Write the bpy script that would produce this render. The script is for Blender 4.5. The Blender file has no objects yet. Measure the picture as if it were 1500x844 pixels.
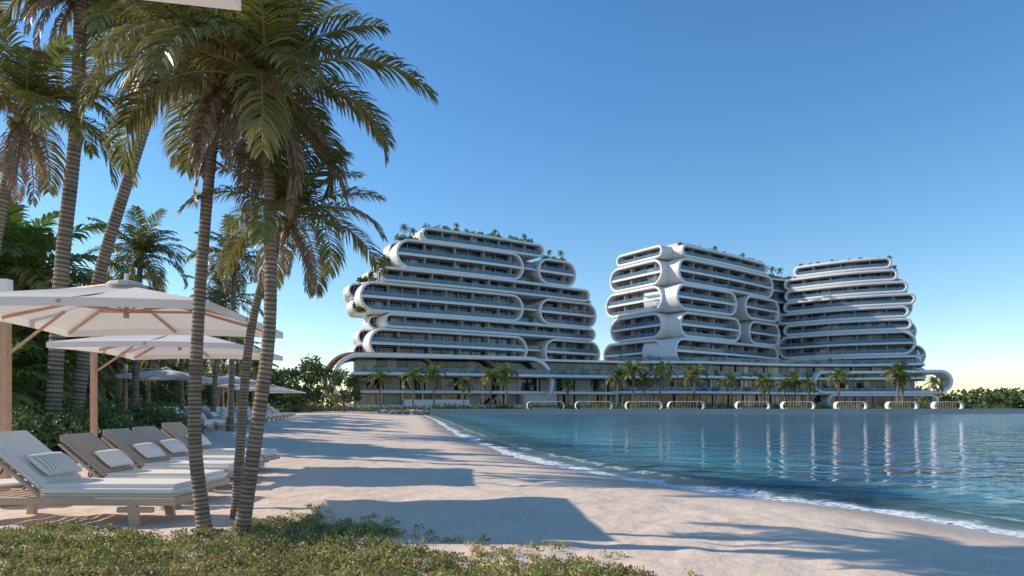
import bpy, bmesh, math, random
import numpy as np
from mathutils import Vector, Matrix
scene=bpy.context.scene
COL=scene.collection
# ------------------------------------------------------------------ helpers
class MB:
    def __init__(s): s.v=[];s.f=[];s.m=[];s.c=[];s.n=0
    def add(s,verts,faces,mat=0,col=(1,1,1)):
        verts=np.asarray(verts,float).reshape(-1,3)
        s.v.append(verts)
        c=np.asarray(col,float)
        if c.ndim==1: c=np.tile(c,(len(verts),1))
        s.c.append(c)
        fa=np.asarray(faces,int)
        s.f.append(fa+s.n); s.m.append(np.full(len(fa),mat,int)); s.n+=len(verts)
    def box(s,c,h,rot=None,mat=0,col=(1,1,1)):
        p=np.array([[x,y,z] for x in(-1,1) for y in(-1,1) for z in(-1,1)],float)*np.asarray(h)
        if rot is not None: p=p@np.asarray(rot).T
        s.add(p+np.asarray(c),[[0,1,3,2],[4,6,7,5],[0,4,5,1],[2,3,7,6],[0,2,6,4],[1,5,7,3]],mat,col)
    def tube(s,path,rad,seg=8,mat=0,col=(1,1,1),cap=True):
        path=np.asarray(path,float);n=len(path);rad=np.asarray(rad,float)*np.ones(n)
        t=np.gradient(path,axis=0);t/=np.linalg.norm(t,axis=1)[:,None]+1e-9
        ref=np.array([1,0,0]) if abs(t[:,0]).mean()<.8 else np.array([0,1,0])
        a=np.cross(t,ref);a/=np.linalg.norm(a,axis=1)[:,None]+1e-9
        b=np.cross(t,a)
        th=np.linspace(0,2*math.pi,seg,endpoint=False)
        P=path[:,None,:]+rad[:,None,None]*(np.cos(th)[None,:,None]*a[:,None,:]+np.sin(th)[None,:,None]*b[:,None,:])
        i=np.arange(n-1)[:,None]*seg;j=np.arange(seg)[None,:];k=(j+1)%seg
        F=np.stack([i+j,i+k,i+seg+k,i+seg+j],-1).reshape(-1,4)
        c=np.asarray(col,float)
        if c.ndim==2: c=np.repeat(c,seg,axis=0)
        s.add(P.reshape(-1,3),F,mat,c)
        if cap:
            for q in(0,n-1):
                c1=c if c.ndim==1 else c[0]
                ring=P[q]; cen=ring.mean(0)
                s.add(np.vstack([ring,cen]),[[x,(x+1)%seg,seg,seg] for x in range(seg)],mat,c1)
    def build(s,name,mats,parent=None,smooth=False,link=True):
        me=bpy.data.meshes.new(name)
        V=np.vstack(s.v);C=np.vstack(s.c)
        me.vertices.add(len(V));me.vertices.foreach_set('co',V.ravel())
        loops=[];starts=[];tot=[];mi=[];st=0
        for f,m in zip(s.f,s.m):
            if f.shape[1]==4:
                deg=f[:,2]==f[:,3]
                for sub,mm in((f[~deg],m[~deg]),(f[deg][:,:3],m[deg])):
                    if len(sub)==0: continue
                    k=sub.shape[1];loops.append(sub.ravel());starts.append(st+np.arange(len(sub))*k);tot.append(np.full(len(sub),k));mi.append(mm);st+=sub.size
            else:
                k=f.shape[1];loops.append(f.ravel());starts.append(st+np.arange(len(f))*k);tot.append(np.full(len(f),k));mi.append(m);st+=f.size
        L=np.concatenate(loops);S=np.concatenate(starts);T=np.concatenate(tot);M=np.concatenate(mi)
        me.loops.add(len(L));me.loops.foreach_set('vertex_index',L)
        me.polygons.add(len(S));me.polygons.foreach_set('loop_start',S);me.polygons.foreach_set('loop_total',T)
        me.polygons.foreach_set('material_index',M)
        me.polygons.foreach_set('use_smooth',np.full(len(S),smooth))
        ca=me.color_attributes.new('Col','FLOAT_COLOR','POINT')
        ca.data.foreach_set('color',np.hstack([C,np.ones((len(C),1))]).ravel())
        for m in mats: me.materials.append(m)
        me.update(calc_edges=True)
        if not link: return me
        return obj(name,me,parent)
def obj(name,me,parent=None,loc=(0,0,0),rz=0,sc=1):
    o=bpy.data.objects.new(name,me);COL.objects.link(o)
    o.location=loc;o.rotation_euler=(0,0,rz);o.scale=(sc,)*3 if not hasattr(sc,'__len__') else sc
    if parent: o.parent=parent
    return o
def roty(a): c,s=math.cos(a),math.sin(a);return np.array([[c,0,s],[0,1,0],[-s,0,c]])
def unit(a): return a/(np.linalg.norm(a,axis=-1,keepdims=True)+1e-9)
def vnoise(x,y,scale,seed=0):
    r=np.random.RandomState(seed).rand(256,256)
    X=x/scale;Y=y/scale;xi=np.floor(X).astype(int);yi=np.floor(Y).astype(int);fx=X-xi;fy=Y-yi
    fx=fx*fx*(3-2*fx);fy=fy*fy*(3-2*fy)
    g=lambda a,b:r[a%256,b%256]
    return (g(xi,yi)*(1-fx)+g(xi+1,yi)*fx)*(1-fy)+(g(xi,yi+1)*(1-fx)+g(xi+1,yi+1)*fx)*fy-.5
def sstep(a,b,x): t=np.clip((x-a)/(b-a),0,1);return t*t*(3-2*t)
# ------------------------------------------------------------------ materials
def newmat(name):
    m=bpy.data.materials.new(name);m.use_nodes=True
    return m,m.node_tree.nodes,m.node_tree.links,m.node_tree.nodes['Principled BSDF']
def noise(N,L,scale,detail=4,coord='Object'):
    tc=N.new('ShaderNodeTexCoord');n=N.new('ShaderNodeTexNoise');n.inputs['Scale'].default_value=scale;n.inputs['Detail'].default_value=detail
    L.new(tc.outputs[coord],n.inputs['Vector']);return n
def simple(name,col,rough=.5,var=.15,nscale=3,bump=0,metal=0,bscale=None,usecol=False):
    m,N,L,P=newmat(name)
    n=noise(N,L,nscale,3)
    mp=N.new('ShaderNodeMapRange');mp.inputs['To Min'].default_value=1-var;mp.inputs['To Max'].default_value=1+var
    L.new(n.outputs['Fac'],mp.inputs['Value'])
    mx=N.new('ShaderNodeVectorMath');mx.operation='SCALE'
    if usecol:
        a=N.new('ShaderNodeVertexColor');a.layer_name='Col';L.new(a.outputs['Color'],mx.inputs[0])
    else: mx.inputs[0].default_value=col
    L.new(mp.outputs[0],mx.inputs['Scale']);L.new(mx.outputs[0],P.inputs['Base Color'])
    P.inputs['Roughness'].default_value=rough;P.inputs['Metallic'].default_value=metal
    if bump:
        b=N.new('ShaderNodeBump');b.inputs['Strength'].default_value=bump;b.inputs['Distance'].default_value=.02
        n2=noise(N,L,bscale or nscale*6,3);L.new(n2.outputs['Fac'],b.inputs['Height']);L.new(b.outputs[0],P.inputs['Normal'])
    return m
def leafmat(name,trans=.3,rough=.5):
    m,N,L,P=newmat(name)
    a=N.new('ShaderNodeVertexColor');a.layer_name='Col'
    L.new(a.outputs['Color'],P.inputs['Base Color']);P.inputs['Roughness'].default_value=rough
    if trans:
        t=N.new('ShaderNodeBsdfTranslucent');L.new(a.outputs['Color'],t.inputs['Color'])
        ms=N.new('ShaderNodeMixShader');ms.inputs[0].default_value=trans
        out=N['Material Output'];L.new(P.outputs[0],ms.inputs[1]);L.new(t.outputs[0],ms.inputs[2]);L.new(ms.outputs[0],out.inputs[0])
    return m
M_leaf=leafmat('palm_leaf',.36,.42)
M_fol=leafmat('foliage',0,.6)
M_cover=leafmat('groundcover_leaf',.25,.6)
M_trunk=simple('palm_bark',(1,1,1),.9,.35,14,.6,usecol=True,bscale=45)
M_white=simple('white_panel',(.80,.77,.74),.35,.05,.25)
M_gray=simple('grey_render',(.42,.41,.40),.6,.1,.5)
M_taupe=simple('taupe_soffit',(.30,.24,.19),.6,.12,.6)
M_stone=simple('pale_stone',(.56,.50,.44),.7,.1,.8,.2)
M_wood=simple('teak_wood',(.55,.32,.19),.5,.2,9,.15)
M_slat=simple('timber_slat_cladding',(.38,.23,.13),.6,.25,.9)
M_lwood=simple('light_teak',(.52,.38,.26),.55,.15,12,.15)
M_canvas=leafmat('canvas_white',.25,.8)
M_cush=simple('cushion_cream',(.80,.75,.68),.9,.04,4,.3,bscale=180)
M_taupecush=simple('cushion_taupe',(.42,.36,.30),.9,.1,8,.3,bscale=180)
M_rope=simple('woven_rope',(.40,.34,.28),.85,.3,40,.5)
M_rock=simple('rock',(.35,.31,.27),.9,.3,1.5,.6)
M_pane=simple('window_glass',(1,1,1),.04,.05,.3,usecol=True)
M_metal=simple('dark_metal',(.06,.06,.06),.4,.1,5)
m,N,L,P=newmat('striped_pillow');M_pillow=m
w=N.new('ShaderNodeTexWave');w.inputs['Scale'].default_value=9;w.bands_direction='Y'
tc=N.new('ShaderNodeTexCoord');L.new(tc.outputs['Object'],w.inputs['Vector'])
cr=N.new('ShaderNodeValToRGB');cr.color_ramp.elements[0].position=.15;cr.color_ramp.elements[0].color=(.4,.37,.35,1);cr.color_ramp.elements[1].position=.4;cr.color_ramp.elements[1].color=(.75,.72,.67,1)
L.new(w.outputs['Fac'],cr.inputs[0]);L.new(cr.outputs[0],P.inputs['Base Color']);P.inputs['Roughness'].default_value=.9
m,N,L,P=newmat('balustrade_glass');M_bal=m
P.inputs['Base Color'].default_value=(.20,.32,.42,1);P.inputs['Roughness'].default_value=.04
t=N.new('ShaderNodeBsdfTransparent');t.inputs[0].default_value=(.80,.91,.96,1);ms=N.new('ShaderNodeMixShader');ms.inputs[0].default_value=.45
L.new(t.outputs[0],ms.inputs[1]);L.new(P.outputs[0],ms.inputs[2]);L.new(ms.outputs[0],N['Material Output'].inputs[0])
# sand
m,N,L,P=newmat('beach_sand');M_sand=m
a=N.new('ShaderNodeVertexColor');a.layer_name='Col'
n=noise(N,L,.6,6);mp=N.new('ShaderNodeMapRange');mp.inputs['To Min'].default_value=.86;mp.inputs['To Max'].default_value=1.12;L.new(n.outputs['Fac'],mp.inputs['Value'])
n3=noise(N,L,60,5);mp3=N.new('ShaderNodeMapRange');mp3.inputs['To Min'].default_value=.78;mp3.inputs['To Max'].default_value=1.22;L.new(n3.outputs['Fac'],mp3.inputs['Value'])
mu=N.new('ShaderNodeMath');mu.operation='MULTIPLY';L.new(mp.outputs[0],mu.inputs[0]);L.new(mp3.outputs[0],mu.inputs[1])
mx=N.new('ShaderNodeVectorMath');mx.operation='SCALE';L.new(a.outputs['Color'],mx.inputs[0]);L.new(mu.outputs[0],mx.inputs['Scale']);L.new(mx.outputs[0],P.inputs['Base Color'])
wet=N.new('ShaderNodeAttribute');wet.attribute_name='wet'
mr=N.new('ShaderNodeMapRange');mr.inputs['To Min'].default_value=.95;mr.inputs['To Max'].default_value=.3;L.new(wet.outputs['Fac'],mr.inputs['Value']);L.new(mr.outputs[0],P.inputs['Roughness'])
P.inputs['Specular IOR Level'].default_value=.3
b1=N.new('ShaderNodeBump');b1.inputs['Strength'].default_value=.7;b1.inputs['Distance'].default_value=.04
n4=noise(N,L,6,6);L.new(n4.outputs['Fac'],b1.inputs['Height'])
b2=N.new('ShaderNodeBump');b2.inputs['Strength'].default_value=.45;b2.inputs['Distance'].default_value=.01
n5=noise(N,L,50,4);L.new(n5.outputs['Fac'],b2.inputs['Height']);L.new(b1.outputs[0],b2.inputs['Normal']);L.new(b2.outputs[0],P.inputs['Normal'])
# water
m,N,L,P=newmat('sea_water');M_water=m
sh=N.new('ShaderNodeAttribute');sh.attribute_name='shore'
nz=noise(N,L,.12,4);ad=N.new('ShaderNodeMath');ad.operation='MULTIPLY_ADD';L.new(nz.outputs['Fac'],ad.inputs[0]);ad.inputs[1].default_value=12
L.new(sh.outputs['Fac'],ad.inputs[2])
mr=N.new('ShaderNodeMapRange');mr.inputs['From Min'].default_value=5;mr.inputs['From Max'].default_value=26;L.new(ad.outputs[0],mr.inputs['Value'])
cr=N.new('ShaderNodeValToRGB');e=cr.color_ramp.elements;e[0].color=(.18,.45,.48,1);e[1].color=(.006,.075,.15,1)
q=cr.color_ramp.elements.new(.25);q.color=(.05,.30,.38,1);q=cr.color_ramp.elements.new(.55);q.color=(.014,.15,.25,1)
L.new(mr.outputs[0],cr.inputs[0])
nf=noise(N,L,.9,5);fa=N.new('ShaderNodeMath');fa.operation='MULTIPLY_ADD';L.new(nf.outputs['Fac'],fa.inputs[0]);fa.inputs[1].default_value=1.5;L.new(sh.outputs['Fac'],fa.inputs[2])
fr=N.new('ShaderNodeMapRange');fr.inputs['From Max'].default_value=4;L.new(fa.outputs[0],fr.inputs['Value'])
fc=N.new('ShaderNodeValToRGB');e=fc.color_ramp.elements
e[0].position=.12;e[0].color=(0,0,0,1);e[1].position=.15;e[1].color=(1,1,1,1)
for p_,v_ in((.27,1),(.33,.25),(.44,.05),(.47,.7),(.50,.6),(.53,.05),(.85,0)):
    q=fc.color_ramp.elements.new(p_);q.color=(v_,v_,v_,1)
L.new(fr.outputs[0],fc.inputs[0])
nl=noise(N,L,8,6);nm=N.new('ShaderNodeMapRange');nm.inputs['From Min'].default_value=.30;nm.inputs['From Max'].default_value=.50;L.new(nl.outputs['Fac'],nm.inputs['Value'])
fm=N.new('ShaderNodeMath');fm.operation='MULTIPLY';L.new(fc.outputs[0],fm.inputs[0]);L.new(nm.outputs[0],fm.inputs[1])
mc=N.new('ShaderNodeMix');mc.data_type='RGBA';L.new(fm.outputs[0],mc.inputs[0]);L.new(cr.outputs[0],mc.inputs[6]);mc.inputs[7].default_value=(.85,.85,.85,1)
L.new(mc.outputs[2],P.inputs['Base Color'])
rr=N.new('ShaderNodeMapRange');rr.inputs['To Min'].default_value=.03;rr.inputs['To Max'].default_value=.8;L.new(fm.outputs[0],rr.inputs['Value']);L.new(rr.outputs[0],P.inputs['Roughness'])
P.inputs['IOR'].default_value=1.33
tcw=N.new('ShaderNodeTexCoord');mpw=N.new('ShaderNodeMapping');mpw.inputs['Scale'].default_value=(.7,1.2,1);mpw.inputs['Rotation'].default_value=(0,0,.5);L.new(tcw.outputs['Object'],mpw.inputs[0])
w1=N.new('ShaderNodeTexNoise');w1.inputs['Scale'].default_value=2.4;w1.inputs['Detail'].default_value=3;L.new(mpw.outputs[0],w1.inputs['Vector'])
w2=N.new('ShaderNodeTexNoise');w2.inputs['Scale'].default_value=.5;w2.inputs['Detail'].default_value=3;L.new(mpw.outputs[0],w2.inputs['Vector'])
wa=N.new('ShaderNodeBump');wa.inputs['Strength'].default_value=.9;wa.inputs['Distance'].default_value=.45;L.new(w2.outputs['Fac'],wa.inputs['Height'])
wb=N.new('ShaderNodeBump');wb.inputs['Strength'].default_value=.7;wb.inputs['Distance'].default_value=.12;L.new(w1.outputs['Fac'],wb.inputs['Height']);L.new(wa.outputs[0],wb.inputs['Normal']);L.new(wb.outputs[0],P.inputs['Normal'])
tr=N.new('ShaderNodeBsdfTransparent');tr.inputs[0].default_value=(.80,.95,.95,1)
al=N.new('ShaderNodeMapRange');al.inputs['From Min'].default_value=0;al.inputs['From Max'].default_value=5;al.inputs['To Min'].default_value=.15;al.inputs['To Max'].default_value=1;L.new(sh.outputs['Fac'],al.inputs['Value'])
am=N.new('ShaderNodeMath');am.operation='MAXIMUM';L.new(al.outputs[0],am.inputs[0]);L.new(fm.outputs[0],am.inputs[1])
ms=N.new('ShaderNodeMixShader');L.new(am.outputs[0],ms.inputs[0]);L.new(tr.outputs[0],ms.inputs[1]);L.new(P.outputs[0],ms.inputs[2]);L.new(ms.outputs[0],N['Material Output'].inputs[0])
# ------------------------------------------------------------------ terrain
def catmull(P,n=6):
    P=np.asarray(P,float);Q=np.vstack([2*P[0]-P[1],P,2*P[-1]-P[-2]]);out=[]
    for i in range(1,len(Q)-2):
        for t in np.linspace(0,1,n,endpoint=False):
            a,b,c,d=Q[i-1:i+3]
            out.append(.5*((2*b)+(-a+c)*t+(2*a-5*b+4*c-d)*t*t+(-a+3*b-3*c+d)*t**3))
    out.append(Q[-2]);return np.array(out)
beach=catmull([(100,-60),(30,-15),(14,-2),(8.6,4),(7,6.4),(6.15,8.2),(5.3,10.7),(3.3,13.3),(1.7,16.8),(.3,21),(-1.45,29),(-4,44),(-7.7,70),(-12,98),(-16,122)],5)
rest=np.array([(-16,136),(40,140),(112,152),(128,190),(150,240),(600,270),(2500,330)])
shore=np.vstack([beach,rest])
poly=np.vstack([shore,[(2500,3500),(-2500,3500),(-2500,-80),(100,-80)]])
def sdist(x,y):
    x=np.asarray(x,float);y=np.asarray(y,float);best=np.full(x.shape,1e9)
    for a,b in zip(shore[:-1],shore[1:]):
        d=b-a;t=np.clip(((x-a[0])*d[0]+(y-a[1])*d[1])/(d@d),0,1)
        best=np.minimum(best,np.hypot(x-a[0]-t*d[0],y-a[1]-t*d[1]))
    ins=np.zeros(x.shape,bool)
    for a,b in zip(poly,np.roll(poly,-1,0)):
        if a[1]==b[1]: continue
        c=((a[1]>y)!=(b[1]>y))&(x<(b[0]-a[0])*(y-a[1])/(b[1]-a[1])+a[0]);ins^=c
    return np.where(ins,best,-best)
def height(x,y,d=None):
    x=np.asarray(x,float);y=np.asarray(y,float)
    if d is None: d=sdist(x,y)
    dw=d+vnoise(x,y,2.2,3)*.5
    z=np.where(dw>0,.14*(1-np.exp(-np.maximum(dw,0)/1.6)),np.maximum(dw*.12,-3))
    z=z+.45*sstep(11,24,y)*sstep(2,14,d)
    near=np.exp(-np.maximum(y-8,0)/25)*sstep(.2,2.5,d)
    z=z+near*(vnoise(x,y,1.7,5)*.06+vnoise(x,y,.45,6)*.05+vnoise(x,y,.2,8)*.03)
    return z
def gz(x,y): return float(height(np.array([x]),np.array([y]))[0])
def grow(s,step,end,r):
    o=[];v=s
    while abs(v-s)<abs(end-s): step*=r;v+=step;o.append(v)
    return o
xs=np.array(sorted(grow(-9,-.09,-2500,1.06)+list(np.arange(-9,13,.09))+grow(13,.09,2600,1.06)))
ys=np.array(sorted(grow(4,-.07,-80,1.12)+list(np.arange(4,16,.07))+grow(16,.07,3400,1.03)))
X,Y=np.meshgrid(xs,ys);D=sdist(X,Y);Z=height(X,Y,D)
nx,ny=len(xs),len(ys)
idx=(np.arange(ny-1)[:,None]*nx+np.arange(nx-1)[None,:])
F=np.stack([idx,idx+1,idx+nx+1,idx+nx],-1).reshape(-1,4)
sand=np.array([.77,.605,.465]);wetc=np.array([.47,.355,.26]);soil=np.array([.10,.085,.05])
wetf=1-sstep(.25,1.9,D+vnoise(X,Y,1.5,9)*1.1)
veg=np.maximum(sstep(0,-2,X+.6*Y+.5+vnoise(X,Y,3,2)*1.5)*sstep(17,19,Y)*(Y<45),(Y>235)*1.0)
veg=np.maximum(veg,sstep(0,-3,X+24+(Y-38)*.13)*(Y>=38)*(Y<=240));veg=np.maximum(veg,sstep(-11.2,-12,X)*sstep(16,17.5,Y)*(Y<24))
veg=np.clip(veg,0,1)
Cc=sand*(1-wetf[...,None])+wetc*wetf[...,None]
Cc=Cc*(1-veg[...,None])+soil*veg[...,None]
mb=MB();mb.add(np.stack([X,Y,Z],-1),F,0,Cc.reshape(-1,3))
g=mb.build('sand_beach_ground',[M_sand],smooth=True)
at=g.data.attributes.new('wet','FLOAT','POINT');at.data.foreach_set('value',wetf.ravel())
dq=D.ravel()[F].min(1);Fw=F[dq<1.2]
used=np.unique(Fw);rem=np.full(nx*ny,-1);rem[used]=np.arange(len(used))
xw=X.ravel()[used];yw=Y.ravel()[used];dw=D.ravel()[used]
zw=.06*np.exp(-((dw+1.0+vnoise(xw,yw,2.5,14)*.9)/.28)**2)*(yw<60)+.045*np.exp(-((dw+2.9+vnoise(xw,yw,3,15)*1.2)/.4)**2)*(yw<60)
mb=MB();mb.add(np.stack([xw,yw,zw],-1),rem[Fw],0)
wo=mb.build('sea_water',[M_water],smooth=True)
at=wo.data.attributes.new('shore','FLOAT','POINT');at.data.foreach_set('value',-dw)
# ------------------------------------------------------------------ leaves
def leaves(mb,P,size,col,rng,mat=0,var=.3,asp=.45,up=.25):
    n=len(P);t=unit(rng.randn(n,3)+np.array([0,0,up]));b=unit(np.cross(t,rng.randn(n,3)))
    s=(size*rng.uniform(.6,1.4,n))[:,None]
    V=np.stack([P,P+t*s*.5+b*s*asp,P+t*s,P+t*s*.5-b*s*asp],1).reshape(-1,3)
    c=np.asarray(col,float)
    if c.ndim==1: c=np.tile(c,(n,1))
    c=c*rng.uniform(1-var,1+var,(n,1))
    mb.add(V,np.arange(4*n).reshape(-1,4),mat,np.repeat(c,4,0))
def blob(c,r,n,rng,hemi=False):
    d=unit(rng.randn(n,3));
    if hemi: d[:,2]=abs(d[:,2])
    return np.asarray(c)+d*np.asarray(r)*(rng.rand(n,1)**.4)
# ------------------------------------------------------------------ palms
def frond(mb,o,az,elev,Lg,droop,col,rng,nl=42,ll=.28,wid=.028,stem=(.32,.28,.11),hang=.5,side=0.0):
    n=14;t=np.linspace(0,1,n);pit=elev-droop*t**1.25
    azs=az+side*t**2
    step=Lg/(n-1)
    dx=np.cos(pit)*np.cos(azs);dy=np.cos(pit)*np.sin(azs);dz=np.sin(pit)
    T=np.stack([dx,dy,dz],-1)
    P=np.vstack([[0,0,0],np.cumsum((T[:-1]+T[1:])/2*step,0)])+np.asarray(o)
    mb.tube(P,np.linspace(.011,.0025,n)*Lg,5,0,stem,cap=False)
    for sgn in(-1,1):
        u=np.linspace(.10,.995,nl)+rng.uniform(-.006,.006,nl);u=np.clip(u,0,1)
        B=np.stack([np.interp(u,t,P[:,k]) for k in range(3)],-1)
        tt=unit(np.stack([np.interp(u,t,T[:,k]) for k in range(3)],-1))
        sd=unit(np.cross(tt,np.array([0,0,1.])+tt*0.001))*sgn
        upv=np.cross(sd,tt)*sgn
        ln=Lg*ll*(np.clip(np.sin(math.pi*np.clip(u*.86+.1,0,1))**.6,.15,1))*rng.uniform(.82,1.1,nl)
        fw=.35+.75*u
        d0=unit(sd*1.0+tt*fw[:,None]+upv*.22+rng.randn(nl,3)*.07)
        g=np.array([0,0,-1.])
        hg=hang*rng.uniform(.7,1.3,(nl,1))
        d1=unit(d0+g*hg*.7);d2=unit(d0+g*hg*2.0)
        p0=B;p1=B+d0*ln[:,None]*.35;p2=p1+d1*ln[:,None]*.35;p3=p2+d2*ln[:,None]*.32
        wv=tt-(tt*d1).sum(-1,keepdims=True)*d1;wv=unit(wv+upv*.25*rng.randn(nl,1))
        w=Lg*wid*.5
        V=np.stack([p0-wv*w*.5,p0+wv*w*.5,p1-wv*w,p1+wv*w,p2-wv*w*.75,p2+wv*w*.75,p3-wv*w*.08,p3+wv*w*.08],1)
        base=np.arange(nl)[:,None]*8
        f=np.vstack([base+np.array([0,1,3,2]),base+np.array([2,3,5,4]),base+np.array([4,5,7,6])])
        cc=np.asarray(col)*rng.uniform(.75,1.25,(nl,1))
        cc=cc[:,None,:]*np.ones((1,8,1));tip=np.array([.34,.27,.10])
        k=(np.array([0,0,.0,.0,.12,.12,.45,.45]))[None,:,None];cc=cc*(1-k)+tip*k
        mb.add(V.reshape(-1,3),f,0,cc.reshape(-1,3))
def palm_mesh(name,path,r0,r1,Lg,seed,nf=26,nl=42,dead=4,green=(.135,.155,.032),wid=.028,coconuts=True,up=0,ll=.28):
    rng=np.random.RandomState(seed);mb=MB()
    path=np.asarray(path,float)
    C=catmull(path,8);seg=np.r_[0,np.cumsum(np.linalg.norm(np.diff(C,axis=0),axis=1))];Lt=seg[-1]
    ringh=max(r0*.62,.03);nr=int(Lt/ringh)*3
    s=np.linspace(0,Lt,nr);q=np.stack([np.interp(s,seg,C[:,k]) for k in range(3)],-1)
    for _ in range(6): q[1:-1]=(q[:-2]+q[1:-1]*2+q[2:])/4
    f=s/Lt;rad=r0+(r1-r0)*np.minimum(f*1.15,1)+r0*.4*np.exp(-s/(r0*2.6))
    ph=np.arange(nr)%3
    rad=rad*np.where(ph==0,1.05,np.where(ph==1,1.0,.955))*rng.uniform(.98,1.02,nr)
    c=np.where((ph==2)[:,None],np.array([[.085,.062,.045]]),np.array([[.31,.245,.175]]))*rng.uniform(.6,1.2,(nr,1))
    mb.tube(q,rad,14,1,c)
    top=C[-1];ax=unit(C[-1]-C[-3])
    for k in range(16):
        a=rng.uniform(0,6.28);e=rng.uniform(.2,1.2);d=np.array([math.cos(a)*math.cos(e),math.sin(a)*math.cos(e),math.sin(e)])
        p=top-ax*r1*rng.uniform(0,3);mb.tube([p,p+d*Lg*.07,p+d*Lg*.13],[r1*.6,r1*.42,r1*.16],5,1,np.array([.30,.19,.10])*rng.uniform(.6,1.2))
    g=np.asarray(green)
    for k in range(nf):
        f=(k+.5)/nf;az=k*2.39996+rng.uniform(-.25,.25)
        elev=math.radians(80-84*f**.95+rng.uniform(-8,8)+up);droop=math.radians(45+55*f**.8+rng.uniform(-14,16)-up*.3)
        L_=Lg*rng.uniform(.86,1.1)*(1-.22*(1-f)**3)
        mixy=max(0,f-.5)*1.3*rng.uniform(.2,1.3)
        c=g*rng.uniform(.65,1.3)*(1-mixy)+np.array([.34,.26,.09])*mixy
        frond(mb,top+ax*r1*.8+np.array([math.cos(az),math.sin(az),0])*r1*.5,az,elev,L_,droop,c,rng,nl,ll,wid,hang=.3+.45*f,side=rng.uniform(-.35,.35))
    for k in range(dead):
        az=rng.uniform(0,6.28);frond(mb,top-ax*r1,az,math.radians(rng.uniform(-55,-15)),Lg*rng.uniform(.55,.85),math.radians(55),np.array([.34,.24,.16])*rng.uniform(.7,1.1),rng,nl,ll*.75,wid*.8,stem=(.25,.16,.09),hang=1.6)
    if coconuts:
        for k in range(9):
            a=rng.uniform(0,6.28);p=top-ax*r1*2.2+np.array([math.cos(a),math.sin(a),rng.uniform(-.7,.2)])*r1*1.9
            rr=r1*.75;th=np.linspace(0,math.pi,6)
            mb.tube(np.stack([0*th,0*th,-np.cos(th)*rr*1.2],-1)+p,np.sin(th)*rr+1e-4,8,1,np.array([.22,.19,.05])*rng.uniform(.6,1.3),cap=False)
    return mb.build(name,[M_leaf,M_trunk],link=False)
def place_palm(me,loc=(0,0,0),rz=0,sc=1,name='coconut_palm_tree'): return obj(name,me,None,loc,rz,sc)
specs=[
 ([(-3.58,8.0,-.05),(-3.74,8.05,1.2),(-3.73,8.1,2.5),(-3.65,8.15,3.96),(-3.52,8.2,5.50)],.082,.06,1.75,11,20,7),
 ([(-3.12,7.8,-.05),(-2.93,7.8,1.24),(-2.79,7.85,2.5),(-2.80,7.9,3.96),(-2.84,7.9,5.28)],.084,.062,1.9,22,25,7),
 ([(-3.50,8.6,-.05),(-3.42,8.6,1.13),(-3.33,8.6,2.25),(-3.16,8.6,3.1),(-2.78,8.6,3.95)],.064,.048,1.45,33,20,6),
 ([(-13.5,20,.2),(-13.2,20,5.5),(-12.8,20,9.5),(-12.6,20,13.9)],.21,.17,3.5,44,20,5),
 ([(-13.6,21,.2),(-12.8,21,5.1),(-11.8,21,8.6),(-10.4,21,12.9)],.19,.15,3.7,55,22,6),
 ([(-13.3,17,.2),(-13.1,17,4),(-12.7,17,6.6),(-12.1,17,8.9)],.16,.13,2.8,66,22,6),
 ([(-18.8,34,.2),(-18.7,34,5),(-18.5,34,9.0)],.18,.13,3.0,77,20,4),
 ([(-12.4,30,.2),(-12.3,30,4),(-12.2,30,8.0)],.15,.11,2.3,88,20,4),
 ([(-15.8,36,.2),(-15.6,36,4),(-15.3,36,7.0)],.15,.11,2.5,99,20,4),
]
for p,r0,r1,L_,sd,nf,dd in specs:
    near=p[0][1]<10
    place_palm(palm_mesh('coconut_palm_tree',p,r0,r1,L_,sd,nf,58 if near else 38,dd,wid=.017 if near else .024))
fan=[palm_mesh('areca_palm',[(0,0,-.3),(.1,0,1.2),(.1,0,2.6)],.15,.12,3.3,s,22,28,1,green=(.12,.22,.035),wid=.04,coconuts=False,up=12) for s in(5,6)]
for i,(x,y,z,s) in enumerate([(-17.5,24,3.2,1.1),(-19.5,26,2.2,1.2),(-16.8,25,1.4,.9),(-16.5,21.5,1.2,.8),(-21,25,4.0,1.2),(-19.8,29,.8,.9),(-23,33,2.0,1.0),(-15.0,19.5,.4,.65),(-25,36,2.8,1.2),(-27,42,2,1.1),(-17.5,24,.5,.8),(-22,30,1,1)]):
    place_palm(fan[i%2],(x,y,z-.2),i*1.3,s,'areca_palm')
greens=[np.array([.075,.125,.028]),np.array([.12,.16,.04]),np.array([.055,.095,.023]),np.array([.15,.165,.045])]
def tree_mesh(name,h,cr,seed,leaf=.35,nclump=26,per=130,base=.28):
    rng=np.random.RandomState(seed);mb=MB()
    mb.tube([(0,0,-.3),(.1,0,h*.25),(0,.1,h*.5)],[h*.03,h*.024,h*.015],8,1,(.12,.09,.07))
    for k in range(nclump):
        a=rng.uniform(0,6.28);rr=cr*math.sqrt(rng.rand())*.95;zz=h*(base+(1-base)*rng.rand()*(1-.35*(rr/cr)**2))
        c=np.array([math.cos(a)*rr,math.sin(a)*rr,zz]);r=cr*rng.uniform(.2,.42)
        if k%3==0: mb.tube([(0,.05,h*.3),c*np.array([.5,.5,.75]),c],[h*.014,h*.008,h*.003],5,1,(.12,.09,.07))
        leaves(mb,blob(c,(r,r,r*.7),per,rng),leaf,greens[rng.randint(4)]*rng.uniform(.8,1.2),rng)
    return mb.build(name,[M_cover,M_trunk],link=False)
trees=[tree_mesh('broadleaf_tree',8.5,3.8,1),tree_mesh('broadleaf_tree',7,3.6,2),tree_mesh('broadleaf_tree',9.5,3.4,3)]
k=0
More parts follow.
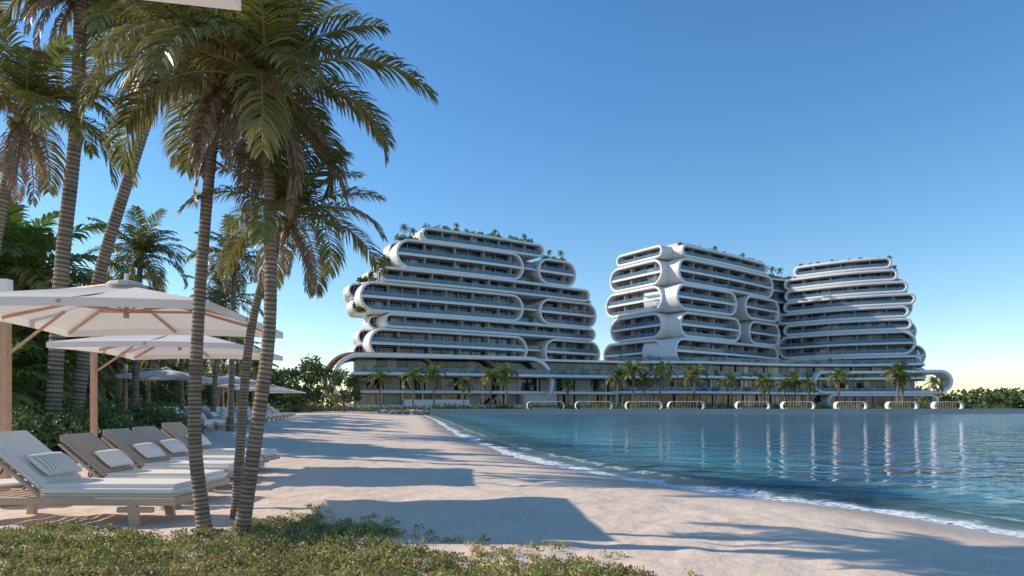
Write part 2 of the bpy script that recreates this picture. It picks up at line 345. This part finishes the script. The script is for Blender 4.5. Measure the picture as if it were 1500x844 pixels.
for x,y,s in [(-34,112,1.1),(-39,108,1.0),(-29.5,120,.85),(-44,112,1.05),(-34,104,.55),(-39,98,.7),(-42,90,.9),(-37,86,.55),(-40,74,.9),(-34,68,.7),(-36,60,1),(-32,58,.8),(-31,50,.85),(-35,48,1.0),(-29,44,.7),(-30,38,.9),(-26,31,.8),(-22,24,.55),(-50,100,1.2),(-48,125,1.1),(-55,84,1.2),(-46,66,1.2),(-34,76,.5),(-30,66,.5)]:
    obj('broadleaf_tree',trees[k%3],None,(x,y,.4),k*1.7,s);k+=1
small=[palm_mesh('coconut_palm_tree',[(0,0,-.2),(.2,0,2.4),(.1,.1,5.0)],.15,.11,2.5,s,18,20,2,green=(.14,.22,.035),wid=.055) for s in(101,102)]
for i,(x,y,s) in enumerate([(-24,55,1.2),(-26,60,1.35),(-28,70,1.4),(-23,48,1.15),(-32,85,1.2),(-23.5,44,1.0),(-25.5,42,1.45),(-29,50,1.7),(-35,75,1.5)]):
    place_palm(small[i%2],(x,y,.4),i*1.1,s)
rng=np.random.RandomState(3);mb=MB()
for k in range(250):
    yy=rng.uniform(15.8,24);xx=rng.uniform(-15.5,-10.6-(yy-16)*.08+.6*math.sin(yy*2));
    if yy<17: xx-=.9
    h=rng.uniform(.5,1.0)
    c=(xx,yy,gz(xx,yy)+h*.35);leaves(mb,blob(c,(.5,.5,h),160,rng,True),.095,greens[rng.randint(4)]*rng.uniform(.9,1.5),rng,asp=.35)
mb.build('low_hedge_shrubs',[M_cover])
mb=MB()
for k in range(150):
    yy=38+rng.rand()**1.5*100;xx=-24.5-(yy-38)*.13+rng.uniform(-6,0);h=rng.uniform(.6,1.6)
    leaves(mb,blob((xx,yy,.5),(1.3,1.3,h*1.3),90,rng,True),.28,greens[rng.randint(4)],rng)
for k in range(260):
    yy=rng.uniform(21,38);xx=-.6*yy-1-rng.rand()*9;h=rng.uniform(.8,2.6)
    leaves(mb,blob((xx,yy,.6),(1.0,1.0,h),110,rng,True),.22,greens[rng.randint(4)],rng,asp=.3)
mb.build('beach_edge_shrubs',[M_cover])
mb=MB()
for k in range(300):
    xx=rng.uniform(165,520);yy=rng.uniform(275,330);h=rng.uniform(4.5,9.5);r=rng.uniform(4,7)
    leaves(mb,blob((xx,yy,h*.5),(r,r,h*.6),110,rng),1.4,greens[rng.randint(4)]*1.1,rng)
for k in range(150):
    xx=rng.uniform(-260,-50);yy=rng.uniform(150,200);h=rng.uniform(6,10);r=rng.uniform(4,7)
    leaves(mb,blob((xx,yy,h*.5),(r,r,h*.5),90,rng),1.2,greens[rng.randint(4)],rng)
mb.build('distant_trees',[M_cover])
bx=np.array([-9,-6.9,-5.2,-3.9,-3.4,-2.9,-2.2,-1.6,-1.1,-.3,.5,1.3,2.2]);by=np.array([8.2,8.1,7.9,7.8,8.1,8.9,8.5,7.8,7.2,6.7,6.2,5.6,5.0])
rng=np.random.RandomState(12);mb=MB();pal=[(.40,.38,.10),(.30,.33,.09),(.48,.43,.14),(.18,.21,.06),(.42,.31,.14)]
n=0
while n<2900:
    x=rng.uniform(-8,2.2);y=rng.uniform(4.6,9.3);lim=np.interp(x,bx,by)+vnoise(np.array([x]),np.array([y]),.6,20)[0]*.9
    if y>lim or (y>lim-.5 and rng.rand()<.5): continue
    n+=1;r=rng.uniform(.06,.14);h=rng.uniform(.05,.14)*(1 if y<lim-.4 else .7)
    leaves(mb,blob((x,y,gz(x,y)),(r,r,h),58,rng,True),.030,np.array(pal[rng.randint(5)])*rng.uniform(.7,1.1),rng,asp=.3,up=.7)
for k in range(70):
    x=rng.uniform(-3,1.6);y=np.interp(x,bx,by)+rng.uniform(-.1,.9)
    leaves(mb,blob((x,y,gz(x,y)),(.07,.07,.06),26,rng,True),.03,np.array(pal[rng.randint(5)]),rng,asp=.3,up=.9)
mb.build('groundcover_plants',[M_cover])
# ------------------------------------------------------------------ umbrellas
def umbrella(loc,yaw,size=3.6,h=2.75,rise=.48,mast=(-2.1,0)):
    e=bpy.data.objects.new('cantilever_beach_umbrella',None);COL.objects.link(e);e.location=loc;e.rotation_euler=(0,0,yaw)
    s=size/2;mb=MB();n=8;cc=(.82,.78,.72)
    cor=[(-s,-s),(s,-s),(s,s),(-s,s)]
    for k in range(4):
        a=np.array(cor[k]);b=np.array(cor[(k+1)%4]);V=[]
        for i in range(n+1):
            f=i/n
            for j in range(n+1):
                q=j/n;p=(a+(b-a)*q)*f*(1-.05*math.sin(math.pi*q)*f)
                z=h+rise*(1-f)-.06*math.sin(math.pi*q)*math.sin(math.pi*f)+.04*math.sin(math.pi*q)*f
                V.append((p[0],p[1],z))
        I=lambda i,j:i*(n+1)+j
        mb.add(V,[[I(i,j),I(i+1,j),I(i+1,j+1),I(i,j+1)] for i in range(n) for j in range(n)],0,cc)
        E=np.array([V[I(n,j)] for j in range(n+1)]);lo=E-np.array([0,0,.11])
        mb.add(np.vstack([E,lo]),[[j,j+1,n+2+j,n+1+j] for j in range(n)],0,cc)
    mb.tube([(0,0,h+rise-.02),(0,0,h+rise+.04),(0,0,h+rise+.08)],[.28,.22,.02],12,0,cc)
    mb.build('canopy',[M_canvas],e)
    mb=MB()
    for k in range(8):
        a=k*math.pi/4;r=s*(1.41 if k%2 else 1)*.96
        d=np.array([math.cos(a),math.sin(a),0]);z1=h-.02+(.04 if k%2==0 else 0)
        mb.tube([d*.06+np.array([0,0,h+rise-.10]),d*r+np.array([0,0,z1-.03])],.026,6)
        mb.tube([d*.07+np.array([0,0,h+rise-.38]),d*r*.48+np.array([0,0,h+rise*.52-.05])],.018,6)
    mb.tube([(0,0,h+rise-.48),(0,0,h+rise)],.04,8)
    mx,my=mast;mt=h+.62
    mb.box((mx,my,mt/2),(.05,.06,mt/2))
    mb.tube([(mx,my,h+.42),(0,0,h+rise+.03)],.03,8)
    mb.tube([(mx,my,h-.5),(mx*.5,my*.5,h+.14)],.024,8)
    mb.build('wooden_frame',[M_wood],e)
    mb=MB();mb.box((mx,my,mt-.1),(.062,.072,.17));mb.box((mx,my,.04),(.4,.4,.04));mb.tube([(0,0,h+rise+.06),(0,0,h+rise+.17)],.03,8)
    mb.build('white_fittings',[M_white],e)
    return e
umbrella((-5.65,10.0,gz(-5.65,10)),.08,3.6,2.75,.48,(-2.2,.85))
umbrella((-7.4,15.2,gz(-7.4,15.2)),.08,3.6,2.62,.48,(-1.98,.3))
for x,y,yaw,s in [(-19.0,37.5,.1,4.2),(-18.6,45,.2,4.2),(-20.6,54,.2,4.2),(-23.3,64,.1,4.2),(-25.5,76,.1,4.2)]:
    umbrella((x,y,gz(x,y)-.02),yaw,s,2.6)
umbrella((-3.33,1.28,.1),.08,4.2,3.66,.48,(-2.5,0))
# ------------------------------------------------------------------ loungers
def rbox(mb,c,h,rot=None,mat=0,bev=.04,seg=3,puff=0):
    bm=bmesh.new();bmesh.ops.create_cube(bm,size=2)
    for v in bm.verts: v.co=Vector((v.co.x*h[0],v.co.y*h[1],v.co.z*h[2]))
    if puff:
        bmesh.ops.subdivide_edges(bm,edges=bm.edges[:],cuts=7,use_grid_fill=True)
        for v in bm.verts:
            u=v.co.x/h[0];w=v.co.y/h[1];v.co.z*=.12+.88*(1-abs(u)**3)*(1-abs(w)**3)
    else: bmesh.ops.bevel(bm,geom=bm.edges[:],offset=bev,segments=seg,affect='EDGES')
    V=np.array([v.co[:] for v in bm.verts])
    if rot is not None: V=V@np.asarray(rot).T
    V=V+np.asarray(c)
    q=[[v.index for v in f.verts] for f in bm.faces];bm.free()
    mb.add(V,[f if len(f)==4 else f+[f[-1]] for f in q if len(f)<=4],mat)
def lounger_meshes(back):
    out=[];ang=math.radians(39);mb=MB()
    for s in(-1,1):
        rbox(mb,(.05,s*.36,.26),(1.2,.025,.045),bev=.012,seg=1)
        for x in(-.85,.8):
            rbox(mb,(x,s*.36,.12),(.055,.03,.14),roty(.12 if x<0 else -.12),bev=.012,seg=1)
        rbox(mb,(.82,s*.36,.17),(.2,.024,.03),bev=.01,seg=1)
    for x in np.linspace(-1.05,1.2,16): rbox(mb,(x,0,.275),(.045,.33,.012),bev=.004,seg=1)
    for x in(-1.13,1.24): rbox(mb,(x,0,.26),(.02,.385,.045),bev=.01,seg=1)
    c=np.array([-.28,0,.33]);d=np.array([-math.cos(ang),0,math.sin(ang)]);Rm=roty(ang)
    for s in(-1,1): rbox(mb,c+d*.41+np.array([0,s*.33,0]),(.43,.022,.02),Rm,bev=.008,seg=1)
    for k in np.linspace(.08,.8,8): rbox(mb,c+d*k,(.035,.31,.008),Rm,bev=.003,seg=1)
    out.append(('teak_frame',mb,M_lwood))
    mb=MB()
    for s in(-1,1): mb.tube([c+d*.5+np.array([0,s*.3,-.02]),(-.92,s*.3,.3)],.012,6)
    out.append(('back_strut',mb,M_metal))
    mb=MB();nrm=np.array([math.sin(ang),0,math.cos(ang)])
    rbox(mb,(.49,0,.368),(.77,.35,.072),bev=.05);out.append(('seat_cushion',mb,M_cush))
    mb=MB();rbox(mb,c+d*.46+nrm*.085,(.48,.35,.06),Rm,bev=.05);out.append(('back_cushion',mb,back))
    mb=MB();rbox(mb,c+d*.24+nrm*.2+np.array([.02,0,0]),(.17,.27,.10),Rm,puff=1);out.append(('pillow',mb,M_pillow if back is M_cush else M_cush))
    return [(n,m.build(n,[ma],link=False,smooth=(n=='pillow')),ma) for n,m,ma in out]
LA=lounger_meshes(M_cush);LB=lounger_meshes(M_taupecush)
def lounger(parts,x,y,rz,sc=1):
    e=bpy.data.objects.new('sun_lounger',None);COL.objects.link(e);e.location=(x,y,gz(x,y)-.01);e.rotation_euler=(0,0,rz);e.scale=(sc,)*3
    for n,me,_ in parts: obj(n,me,e)
lounger(LA,-5.5,8.75,-.03,1.13)
for x,y in [(-5.9,10.7),(-6.15,12.2),(-6.35,13.5),(-6.55,15.0)]: lounger(LB,x,y,-.05,1.05)
for i in range(14):
    y=27+i*2.6;lounger(LA if i%3 else LB,-13.2-(y-27)*.22,y,-.05,1.0)
for i in range(9):
    y=34+i*4;lounger(LA,-17.5-(y-34)*.2,y,-.05,1.0)
def side_table(x,y,rim=.26,h=.36):
    e=bpy.data.objects.new('side_table',None);COL.objects.link(e);e.location=(x,y,gz(x,y)-.01)
    mb=MB();mb.tube([(0,0,h),(0,0,h+.012),(0,0,h+.035)],[rim-.01,rim,rim],24);mb.build('table_top',[M_cush],e)
    mb=MB();mb.tube([(0,0,0),(0,0,.02),(0,0,.04),(0,0,h)],[rim*.75,rim*.75,rim*.7,rim*.72],20);mb.build('woven_drum_base',[M_rope],e)
side_table(-4.95,9.9,.2,.32);side_table(-5.2,11.5,.2,.32);side_table(-5.5,12.9,.2,.32);side_table(-7.6,10.2,.42,.3);side_table(-5.8,14.4,.2,.32)
# ------------------------------------------------------------------ buildings
class Curve:
    def __init__(s,pts,sm=True):
        P=catmull(pts,10) if (sm and len(pts)>2) else np.asarray(pts,float)
        s.P=P;s.S=np.r_[0,np.cumsum(np.linalg.norm(np.diff(P,axis=0),axis=1))];s.L=s.S[-1]
        s.T=unit(np.gradient(P,s.S,axis=0))
    def F(s,u,off,z):
        u=np.asarray(u,float);uc=np.clip(u,0,s.L)
        p=np.stack([np.interp(uc,s.S,s.P[:,k]) for k in(0,1)],-1);t=unit(np.stack([np.interp(uc,s.S,s.T[:,k]) for k in(0,1)],-1))
        n=np.stack([t[...,1],-t[...,0]],-1)
        p=p+t*(u-uc)[...,None]+n*np.asarray(off)[...,None]
        return np.concatenate([p,(np.asarray(z)*np.ones(u.shape))[...,None]],-1)
def ribbon(mb,C,u0,u1,z0,z1,t=.45,dout=1.6,din=-12,mat=0):
    r=(z1-z0)/2;zc=(z0+z1)/2;ns=max(2,int((u1-u0)/3));a=np.linspace(-math.pi/2,math.pi/2,17)
    us=np.linspace(u0+r,u1-r,ns)
    def path(rr):
        ri=np.stack([u1-r+rr*np.cos(a),zc+rr*np.sin(a)],-1);le=np.stack([u0+r-rr*np.cos(a),zc-rr*np.sin(a)],-1)
        bo=np.stack([us[1:-1],np.full(max(ns-2,0),zc-rr)],-1);to=np.stack([us[1:-1][::-1],np.full(max(ns-2,0),zc+rr)],-1)
        return np.vstack([bo,ri,to,le])
    O=path(r);I=path(r-t);n=len(O);sh=np.full(n,0.)
    prof=[(O,din),(O,dout-.2),(path(r-t*.12),dout-.06),(path(r-t*.35),dout),(path(r-t*.65),dout),(path(r-t*.88),dout-.06),(I,dout-.2),(I,din)]
    V=np.concatenate([C.F(p[:,0],sh+o,p[:,1]) for p,o in prof]);k=len(prof)
    i=np.arange(n);j=(i+1)%n
    mb.add(V,np.vstack([np.stack([q*n+i,q*n+j,(q+1)*n+j,(q+1)*n+i],-1) for q in range(k-1)]),mat)
def strip(mb,C,u0,u1,z0,z1,o0,o1,mat=0,col=(1,1,1),du=3):
    n=max(2,int(abs(u1-u0)/du)+1);u=np.linspace(u0,u1,n);o=np.ones(n)
    V=np.concatenate([C.F(u,o*o0,z0),C.F(u,o*o1,z0),C.F(u,o*o1,z1),C.F(u,o*o0,z1)])
    i=np.arange(n-1);Fs=[np.stack([q*n+i,q*n+i+1,((q+1)%4)*n+i+1,((q+1)%4)*n+i],-1) for q in range(4)]
    Fs.append(np.array([[0,n,2*n,3*n],[n-1,4*n-1,3*n-1,2*n-1]]));mb.add(V,np.vstack(Fs),mat,col)
def panes(mb,C,u0,u1,a,b,off,rng,w=1.8,st=None,mat=0,warm=.10):
    n=max(1,int((u1-u0)/w));us=np.linspace(u0,u1,n+1)
    for x0,x1 in zip(us[:-1],us[1:]):
        lo,hi=a,b
        if st:
            s0,s1,z0,z1=st;r=(z1-z0)/2-.05;zc=(z0+z1)/2;e=min(x0-s0,s1-x1)
            if e<r:
                if e<=0.05: continue
                hh=math.sqrt(max(0,r*r-(r-e)**2));lo=max(a,zc-hh);hi=min(b,zc+hh)
                if hi-lo<.2: continue
        q=rng.rand()
        if q<.5: c=np.array([.02,.032,.045])*rng.uniform(.5,1.8)
        elif q<1-warm: c=np.array([.08,.11,.14])*rng.uniform(.6,1.8)
        else: c=np.array([.45,.41,.36])*rng.uniform(.6,1.1)
        u=np.array([x0+.04,x1-.04,x1-.04,x0+.04]);mb.add(C.F(u,np.full(4,off),np.array([lo,lo,hi,hi])),[[0,1,2,3]],mat,c)
class Bld:
    def __init__(s,name,seed):
        s.e=bpy.data.objects.new(name,None);COL.objects.link(s.e);s.rib=MB();s.gl=MB();s.bal=MB();s.fin=MB();s.core=MB();s.pl=MB();s.rng=np.random.RandomState(seed)
    def loop(s,C,u0,u1,z0,z1,nfl=2,dout=1.6,din=-12,t=.62,finw=3.6,gl=-1.2):
        ribbon(s.rib,C,u0,u1,z0,z1,t,dout,din);r=(z1-z0)/2;fh=(z1-z0)/nfl
        for k in range(nfl):
            a=z0+k*fh;b=a+fh
            if k>0: strip(s.rib,C,u0+t*.5,u1-t*.5,a-.34,a+.26,gl-1,dout-.3)
            panes(s.gl,C,u0+t,u1-t,a+.3,b-.35,gl,s.rng,1.8,(u0+t,u1-t,z0+t,z1-t))
            ins=r*.55 if nfl>1 else r*.5
            if k==0: strip(s.bal,C,u0+ins,u1-ins,a+t,a+t+.95,dout-.5,dout-.46)
            else: strip(s.bal,C,u0+ins*.5,u1-ins*.5,a+.27,a+1.3,dout-.5,dout-.46)
            strip(s.core,C,u0+ins,u1-ins,a+t*.9,a+t*.9+.06,gl,dout-.6,1)
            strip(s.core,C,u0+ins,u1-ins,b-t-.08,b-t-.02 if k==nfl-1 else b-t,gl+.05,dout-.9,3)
            n=int((u1-u0-2*r)/finw)
            for q in range(n+1):
                u=u0+r+(u1-u0-2*r)*q/max(n,1);strip(s.fin,C,u-.09,u+.09,a+.3,b-.3,gl-.2,dout-.9 if q%2 else gl+.5,q%2)
                if s.rng.rand()<.12: s.plant(C,u,dout-1.0,a+t,1,.55,.9,35)
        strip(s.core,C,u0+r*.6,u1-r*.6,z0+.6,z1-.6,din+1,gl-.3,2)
    def plant(s,C,u,off,z,n=1,r=.8,h=1.2,k=80):
        for _ in range(n):
            p=C.F(np.array([u+s.rng.uniform(-1,1)]),np.array([off]),z)[0]
            leaves(s.pl,blob(p,(r,r,h*s.rng.uniform(.6,1.4)),k,s.rng,True),.5,greens[s.rng.randint(4)]*1.3,s.rng,asp=.25,up=.8)
    def done(s):
        s.rib.build('white_ribbon_bands',[M_white],s.e);s.gl.build('windows',[M_pane],s.e)
        if s.bal.n: s.bal.build('glass_balustrades',[M_bal],s.e)
        if s.fin.n: s.fin.build('balcony_fins',[M_gray,M_stone],s.e)
        if s.core.n: s.core.build('walls_and_soffits',[M_white,M_stone,M_metal,M_taupe,M_slat],s.e)
        if s.pl.n: s.pl.build('terrace_planting',[M_cover],s.e)
def roofpalm(B,C,u,off,z,s):
    p=C.F(np.array([u]),np.array([off]),z)[0];obj('terrace_palm',small[int(u)%2],B.e,tuple(p),u,s)
zb=12.4;fh=3.5
lv=lambda k:zb+fh*k
B=Bld('curved_ribbon_hotel_building',1)
C1=Curve([(-32,155),(-5,170.5),(23,190)])
for u0,u1,a,b in [(-1,41,0,2),(46.5,66,0,2),(2.5,64,2,3),(-3,40,3,5),(45,65,3,5),(1.5,62,5,6),(5.5,40,6,8),(44.5,57.5,6,8),(12,47,8,9)]:
    jit={0:0,2:.4,3:-.3,5:.3,6:-.2,8:-.8}[a]
    B.loop(C1,u0,u1,lv(a)+.02,lv(b)-.02,b-a,1.6+jit,-3.4 if b>a+1 and u0<20 else -13)
for u0,a,b in [(-3.0,0,1),(-2.0,1,2),(.5,2,3),(-3.4,3,4),(-4.2,4,5),(.2,5,6),(3.0,6,7),(5.5,7,8)]:
    B.loop(C1,u0,40,lv(a)+.1,lv(b)+.02,1,-3.6,-8,.45,3.6,-5)
    B.loop(C1,u0+1.5,40,lv(a)+.2,lv(b)+.0,1,-8.2,-13,.45,3.6,-9.5)
for a,b in [(0,2),(3,5),(6,8)]:
    strip(B.core,C1,37,49,lv(a),lv(b),-11,-5.6,3)
    for q in range(a,b): strip(B.rib,C1,38,48,lv(q)+(.02 if q>a else .05),lv(q)+.4,-5.4,.2);strip(B.bal,C1,38.5,47.5,lv(q)+.4,lv(q)+1.4,.1,.13)
    B.plant(C1,43,-.5,lv(a)+.4,4,1.1,1.6)
strip(B.core,C1,16,44,lv(9)-.3,lv(9)+1.4,-11,-4,1)
for u in np.arange(14,46,2.0): B.plant(C1,u,-.6,lv(9)-.1,1,.9,1.0)
for u in(22,33,42): roofpalm(B,C1,u,-1.5,lv(9)-.3,.42)
for u,z in [(9,8),(10.5,8),(7.5,8),(4,6),(3,6),(49,8),(52,8),(54,8),(62,5),(63,5),(63,3),(-1,5),(0,5),(-2,3.05)]: B.plant(C1,u,-1.2,lv(z)-.1,3,1.0,1.3)
for u,z,s in [(8.5,8,.6),(10.5,8,.5),(3.5,6,.5),(50,8,.45),(54,8,.5)]: roofpalm(B,C1,u,-1.2,lv(z)-.1,s)
B.done()
B=Bld('curved_ribbon_hotel_building',2)
C2=Curve([(41.6,177),(60,191),(78.7,207)]);C2b=Curve([(29.6,196),(35.2,187.5),(40.6,179.5)])
for u0,u1,a,b in [(-1.6,48,0,2),(1.0,28,2,4),(32,50,2,4),(-1,25,4,6),(29,48.5,4,6),(.4,46,6,8),(2,42,8,9)]:
    B.loop(C2,u0,u1,lv(a)+.02,lv(b)-.02,b-a,1.9+(.4 if a in(0,4) else -.2),-9,.75)
for u0,a,b in [(-2.5,0,2),(.5,2,4),(-1.6,4,6),(.2,6,8),(3,8,9)]:
    B.loop(C2b,u0,20.6,lv(a)+.05,lv(b)-.05,b-a,2.4,-3,.7,3.6,0)
    ribbon(B.rib,C2b,u0-.8,u0+9,lv(a)+.05,lv(b)-.05,.8,-3.6,-10)
for a,b in [(2,4),(4,6)]: strip(B.core,C2,24,33,lv(a),lv(b),-9,-4.5,3)
for u in np.arange(4,44,2.5): B.plant(C2,u,-.8,lv(9)-.1,1,.8,.9)
for u in(20,34): roofpalm(B,C2,u,-1.5,lv(9)-.3,.4)
for u,z in [(44.5,8),(26.5,4.1),(30,2.1),(43.5,8)]: B.plant(C2,u,-1,lv(z)-.1,3,1,1.3)
strip(B.core,C2,5,40,lv(9)-.3,lv(9)+1.2,-8,-2,1)
CL=Curve([(78,210),(86,214)])
for q in range(8):
    strip(B.rib,CL,-4,10,lv(q),lv(q)+.5,-6,1.5);panes(B.gl,CL,-4,10,lv(q)+.5,lv(q+1),-.5,B.rng);strip(B.bal,CL,-4,10,lv(q)+.5,lv(q)+1.5,1.2,1.24)
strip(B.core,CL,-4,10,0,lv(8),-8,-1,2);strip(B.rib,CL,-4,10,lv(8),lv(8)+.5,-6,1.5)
for u in range(-3,10,2): B.plant(CL,u,0,lv(8)+.4,2,1,1.4)
for u in(0,3,6): roofpalm(B,CL,u,0,lv(8)+.4,.6)
B.done()
B=Bld('curved_ribbon_hotel_building',3)
C3=Curve([(83.5,211),(97,199),(113,192)])
L3=C3.L
for u0,u1,a,b in [(-1,L3+3,-1,0),(1,L3+1.5,0,1),(-1.2,L3+.5,1,3),(.8,L3-.5,3,4),(-1,L3-1.2,4,5),(.8,L3+.4,5,6),(1.2,L3-1.5,6,7),(1,L3-4,7,8),(4,L3-5.5,8,9)]:
    B.loop(C3,u0,u1,lv(a)+.02,lv(b)-.02,b-a,1.6,-12,.75)
for a,b,u in [(0,2,3.5),(2,4,1.2),(4,6,.2),(5.5,7.5,-1)]:
    B.loop(C3,L3-12,L3+u,lv(a)+.3,lv(b)-.2,2,-3,-10,.45,3.6,-5)
for u in np.arange(5,L3-6,3): B.plant(C3,u,-1,lv(9)-.1,1,.7,.8)
for u,z in [(L3-5.2,8),(2.6,8)]: B.plant(C3,u,-1,lv(z)-.1,2)
B.done()
B=Bld('hotel_podium_building',4)
CP=Curve([(-36,148),(-10,155),(15,164),(28,168)]);PL=CP.L
ribbon(B.core,CP,-3.6,34,1.2,12.6,.5,3.4,-13,3);ribbon(B.rib,CP,-3.2,46,1.0,12.8,.9,5.2,3.7)
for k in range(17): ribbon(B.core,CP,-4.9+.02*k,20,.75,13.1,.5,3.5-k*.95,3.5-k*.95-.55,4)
strip(B.rib,CP,1,PL+2,8.2,8.75,-8,6.4);strip(B.bal,CP,1.5,PL+1.5,8.76,9.8,6.1,6.14)
strip(B.core,CP,1.5,PL+1.5,8.0,8.195,-6,6.2,3)
panes(B.gl,CP,2,PL,8.8,12.0,0,B.rng,2.2);panes(B.gl,CP,2,PL,1.0,4.4,1.0,B.rng,2.6,warm=.3);panes(B.gl,CP,2,PL,5.2,8.0,0,B.rng,2.4,warm=.3)
strip(B.rib,CP,2,PL+3,4.4,5.0,-8,4.2);strip(B.core,CP,3,PL+2,4.25,4.395,-4,4.0,3)
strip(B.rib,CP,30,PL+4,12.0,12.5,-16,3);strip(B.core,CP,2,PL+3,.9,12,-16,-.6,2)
for u in np.arange(3,PL,4.4): strip(B.fin,CP,u-.18,u+.18,.95,8,3.0,3.4,1)
for u in np.arange(8,PL,9): strip(B.core,CP,u,u+3.4,1.0,7.9,1.2,1.6,1)
strip(B.core,CP,38,46,.95,4.2,4.3,6.5,1);strip(B.core,CP,12,26,.95,3.0,4.6,5.2,0)
for u in np.arange(4,PL,1.8): B.plant(CP,u,5.4,8.76,1,.8,1.1)
CE=Curve([(24,168),(45,168.5),(70,179),(92,180),(109,173)]);EL=CE.L
for z,o in [(4.6,5.5),(8.4,4.2),(12.0,2.6)]:
    strip(B.rib,CE,0,EL-4,z,z+.55,-12,o);strip(B.bal,CE,0,EL-5,z+.56,z+1.6,o-.3,o-.26);strip(B.core,CE,0,EL-4,z-.18,z-.005,-8,o-.3,3)
for z0,z1,o in [(1,4.4,2.5),(5.2,8.2,1.4),(9,11.8,0)]:
    panes(B.gl,CE,0,EL-6,z0,z1,o,B.rng,2.4,warm=.2)
    for u in np.arange(1,EL-5,4.8): strip(B.fin,CE,u-.15,u+.15,z0,z1,o+.6,o+1.0,1)
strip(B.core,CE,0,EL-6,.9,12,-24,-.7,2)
ribbon(B.rib,CE,EL-34,EL+1.5,4.7,10.6,.7,6.0,-8);ribbon(B.rib,CE,EL-30,EL-1.5,1.1,4.6,.5,6.2,-8)
for u in np.arange(1,EL-6,1.9):
    B.plant(CE,u,4.6,4.6+.5,1,.8,1.1)
    if B.rng.rand()<.7:B.plant(CE,u,1.8,12.5,1,.8,1.3)
    if B.rng.rand()<.6:B.plant(CE,u,3.6,8.9,1,.8,1.1)
B.done()
# quay
qp=[(-24,135.5),(-17,131),(40,134.5),(112,147.5),(128,190),(150,238),(-40,238),(-44,150)]
mb=MB();n=len(qp)
V=[(x,y,-2) for x,y in qp]+[(x,y,.92) for x,y in qp]
mb.add(V,[[i,(i+1)%n,n+(i+1)%n,n+i] for i in range(n)]);mb.add([(x,y,.92) for x,y in qp],np.array([list(range(n))]))
mb.build('quay_promenade',[M_stone])
CQ=Curve([(-17,131),(40,134.5),(112,147.5)],False)
mb=MB();strip(mb,CQ,1,CQ.L,.8,1.03,-.5,.25);mb.build('quay_edge_kerb',[M_stone])
mb=MB();rq=np.random.RandomState(5)
for k in range(420):
    p=CQ.F(np.array([rq.uniform(2,CQ.L)]),np.array([rq.uniform(-12,-3)]),.95)[0];leaves(mb,blob(p,(1.2,.8,rq.uniform(.3,1.6)),45,rq,True),.34,greens[rq.randint(4)]*1.1,rq,asp=.3)
for k in range(90):
    p=(rq.uniform(-44,-16),rq.uniform(124,140),.6);leaves(mb,blob(p,(1.2,.8,rq.uniform(.4,1.3)),55,rq,True),.35,greens[rq.randint(4)],rq,asp=.3)
mb.build('promenade_planting',[M_cover])
mb=MB()
for k in range(60):
    x=rq.uniform(-24,-15.5);y=rq.uniform(119,130);r=rq.uniform(.2,.7)
    th=np.linspace(0,math.pi,6);mb.tube(np.stack([0*th,0*th,-np.cos(th)*r*.7],-1)+np.array([x,y,.45]),np.sin(th)*r*rq.uniform(.7,1.2,6)+1e-3,7,cap=False)
mb.build('shore_rocks',[M_rock])
for u in [20,29.5,39.5,48,62,72,84,96,107]:
    e=bpy.data.objects.new('waterside_cabana',None);COL.objects.link(e)
    mb=MB();ribbon(mb,CQ,u,u+7.4,.80,2.55,.12,-.55,-1.6);mb.build('rounded_frame',[M_white],e)
    mb=MB();strip(mb,CQ,u+1.2,u+6.2,.94,1.3,-1.5,-.9);mb.build('daybed',[M_taupecush],e)
    mb=MB()
    for k in range(9): strip(mb,CQ,u+1.2+k*.6,u+1.25+k*.6,.93,2.42,-1.58,-1.52)
    mb.build('slatted_back_screen',[M_wood],e)
for i,(x,y,s) in enumerate([(-20,137,1.25),(-15.8,138,1.35),(-9.8,140,1.0),(-4.5,139,1.25),(-1.2,140,1.4),(-27,141,1.2),(22,143,1.25),(25,142,1.5),(28,144,1.1),(31,143,1.45),(38.5,145,1.4),(47,146,1.15),(54,147,1.1),(59,148,1.0),(61.5,148,1.1),(72,150,1.3),(85,151,1.5),(87,152,1.2),(96,155,1.1),(12,150,1.0),(-33,143,1.0),(56,151,1.0),(66,152,1.0)]):
    place_palm(small[i%2],(x,y,.9),i*1.9,s*1.05)
# ------------------------------------------------------------------ light, sky, camera
sv=Vector((-.965,.20,0)).normalized();el=math.radians(29)
sunv=Vector((sv.x*math.cos(el),sv.y*math.cos(el),math.sin(el)))
ld=bpy.data.lights.new('sun','SUN');ld.energy=5;ld.angle=math.radians(.5);ld.color=(1,.88,.74)
lo=bpy.data.objects.new('sun',ld);COL.objects.link(lo);lo.rotation_euler=sunv.to_track_quat('Z','Y').to_euler();lo.location=(-50,30,60)
w=bpy.data.worlds.new('World');scene.world=w;w.use_nodes=True
NN=w.node_tree.nodes;sk=NN.new('ShaderNodeTexSky');sk.sky_type='NISHITA';sk.sun_disc=False;sk.sun_elevation=el;sk.sun_rotation=math.atan2(sv.x,sv.y)%(2*math.pi)
sk.air_density=1.1;sk.dust_density=0;sk.ozone_density=3.2
hs=NN.new('ShaderNodeHueSaturation');hs.inputs['Saturation'].default_value=1.22;hs.inputs['Value'].default_value=1.2
bg=NN['Background'];bg.inputs[1].default_value=.15;w.node_tree.links.new(sk.outputs[0],hs.inputs['Color']);w.node_tree.links.new(hs.outputs[0],bg.inputs[0])
cd=bpy.data.cameras.new('camera');cam=bpy.data.objects.new('camera',cd);COL.objects.link(cam);cam.location=(0,0,1.6);cam.rotation_euler=(math.radians(90),0,0)
cd.lens=24;cd.sensor_width=36;cd.shift_y=.1153;cd.clip_end=6000;cd.clip_start=.05
scene.camera=cam
scene.view_settings.view_transform='Standard';scene.view_settings.look='None';scene.view_settings.exposure=0
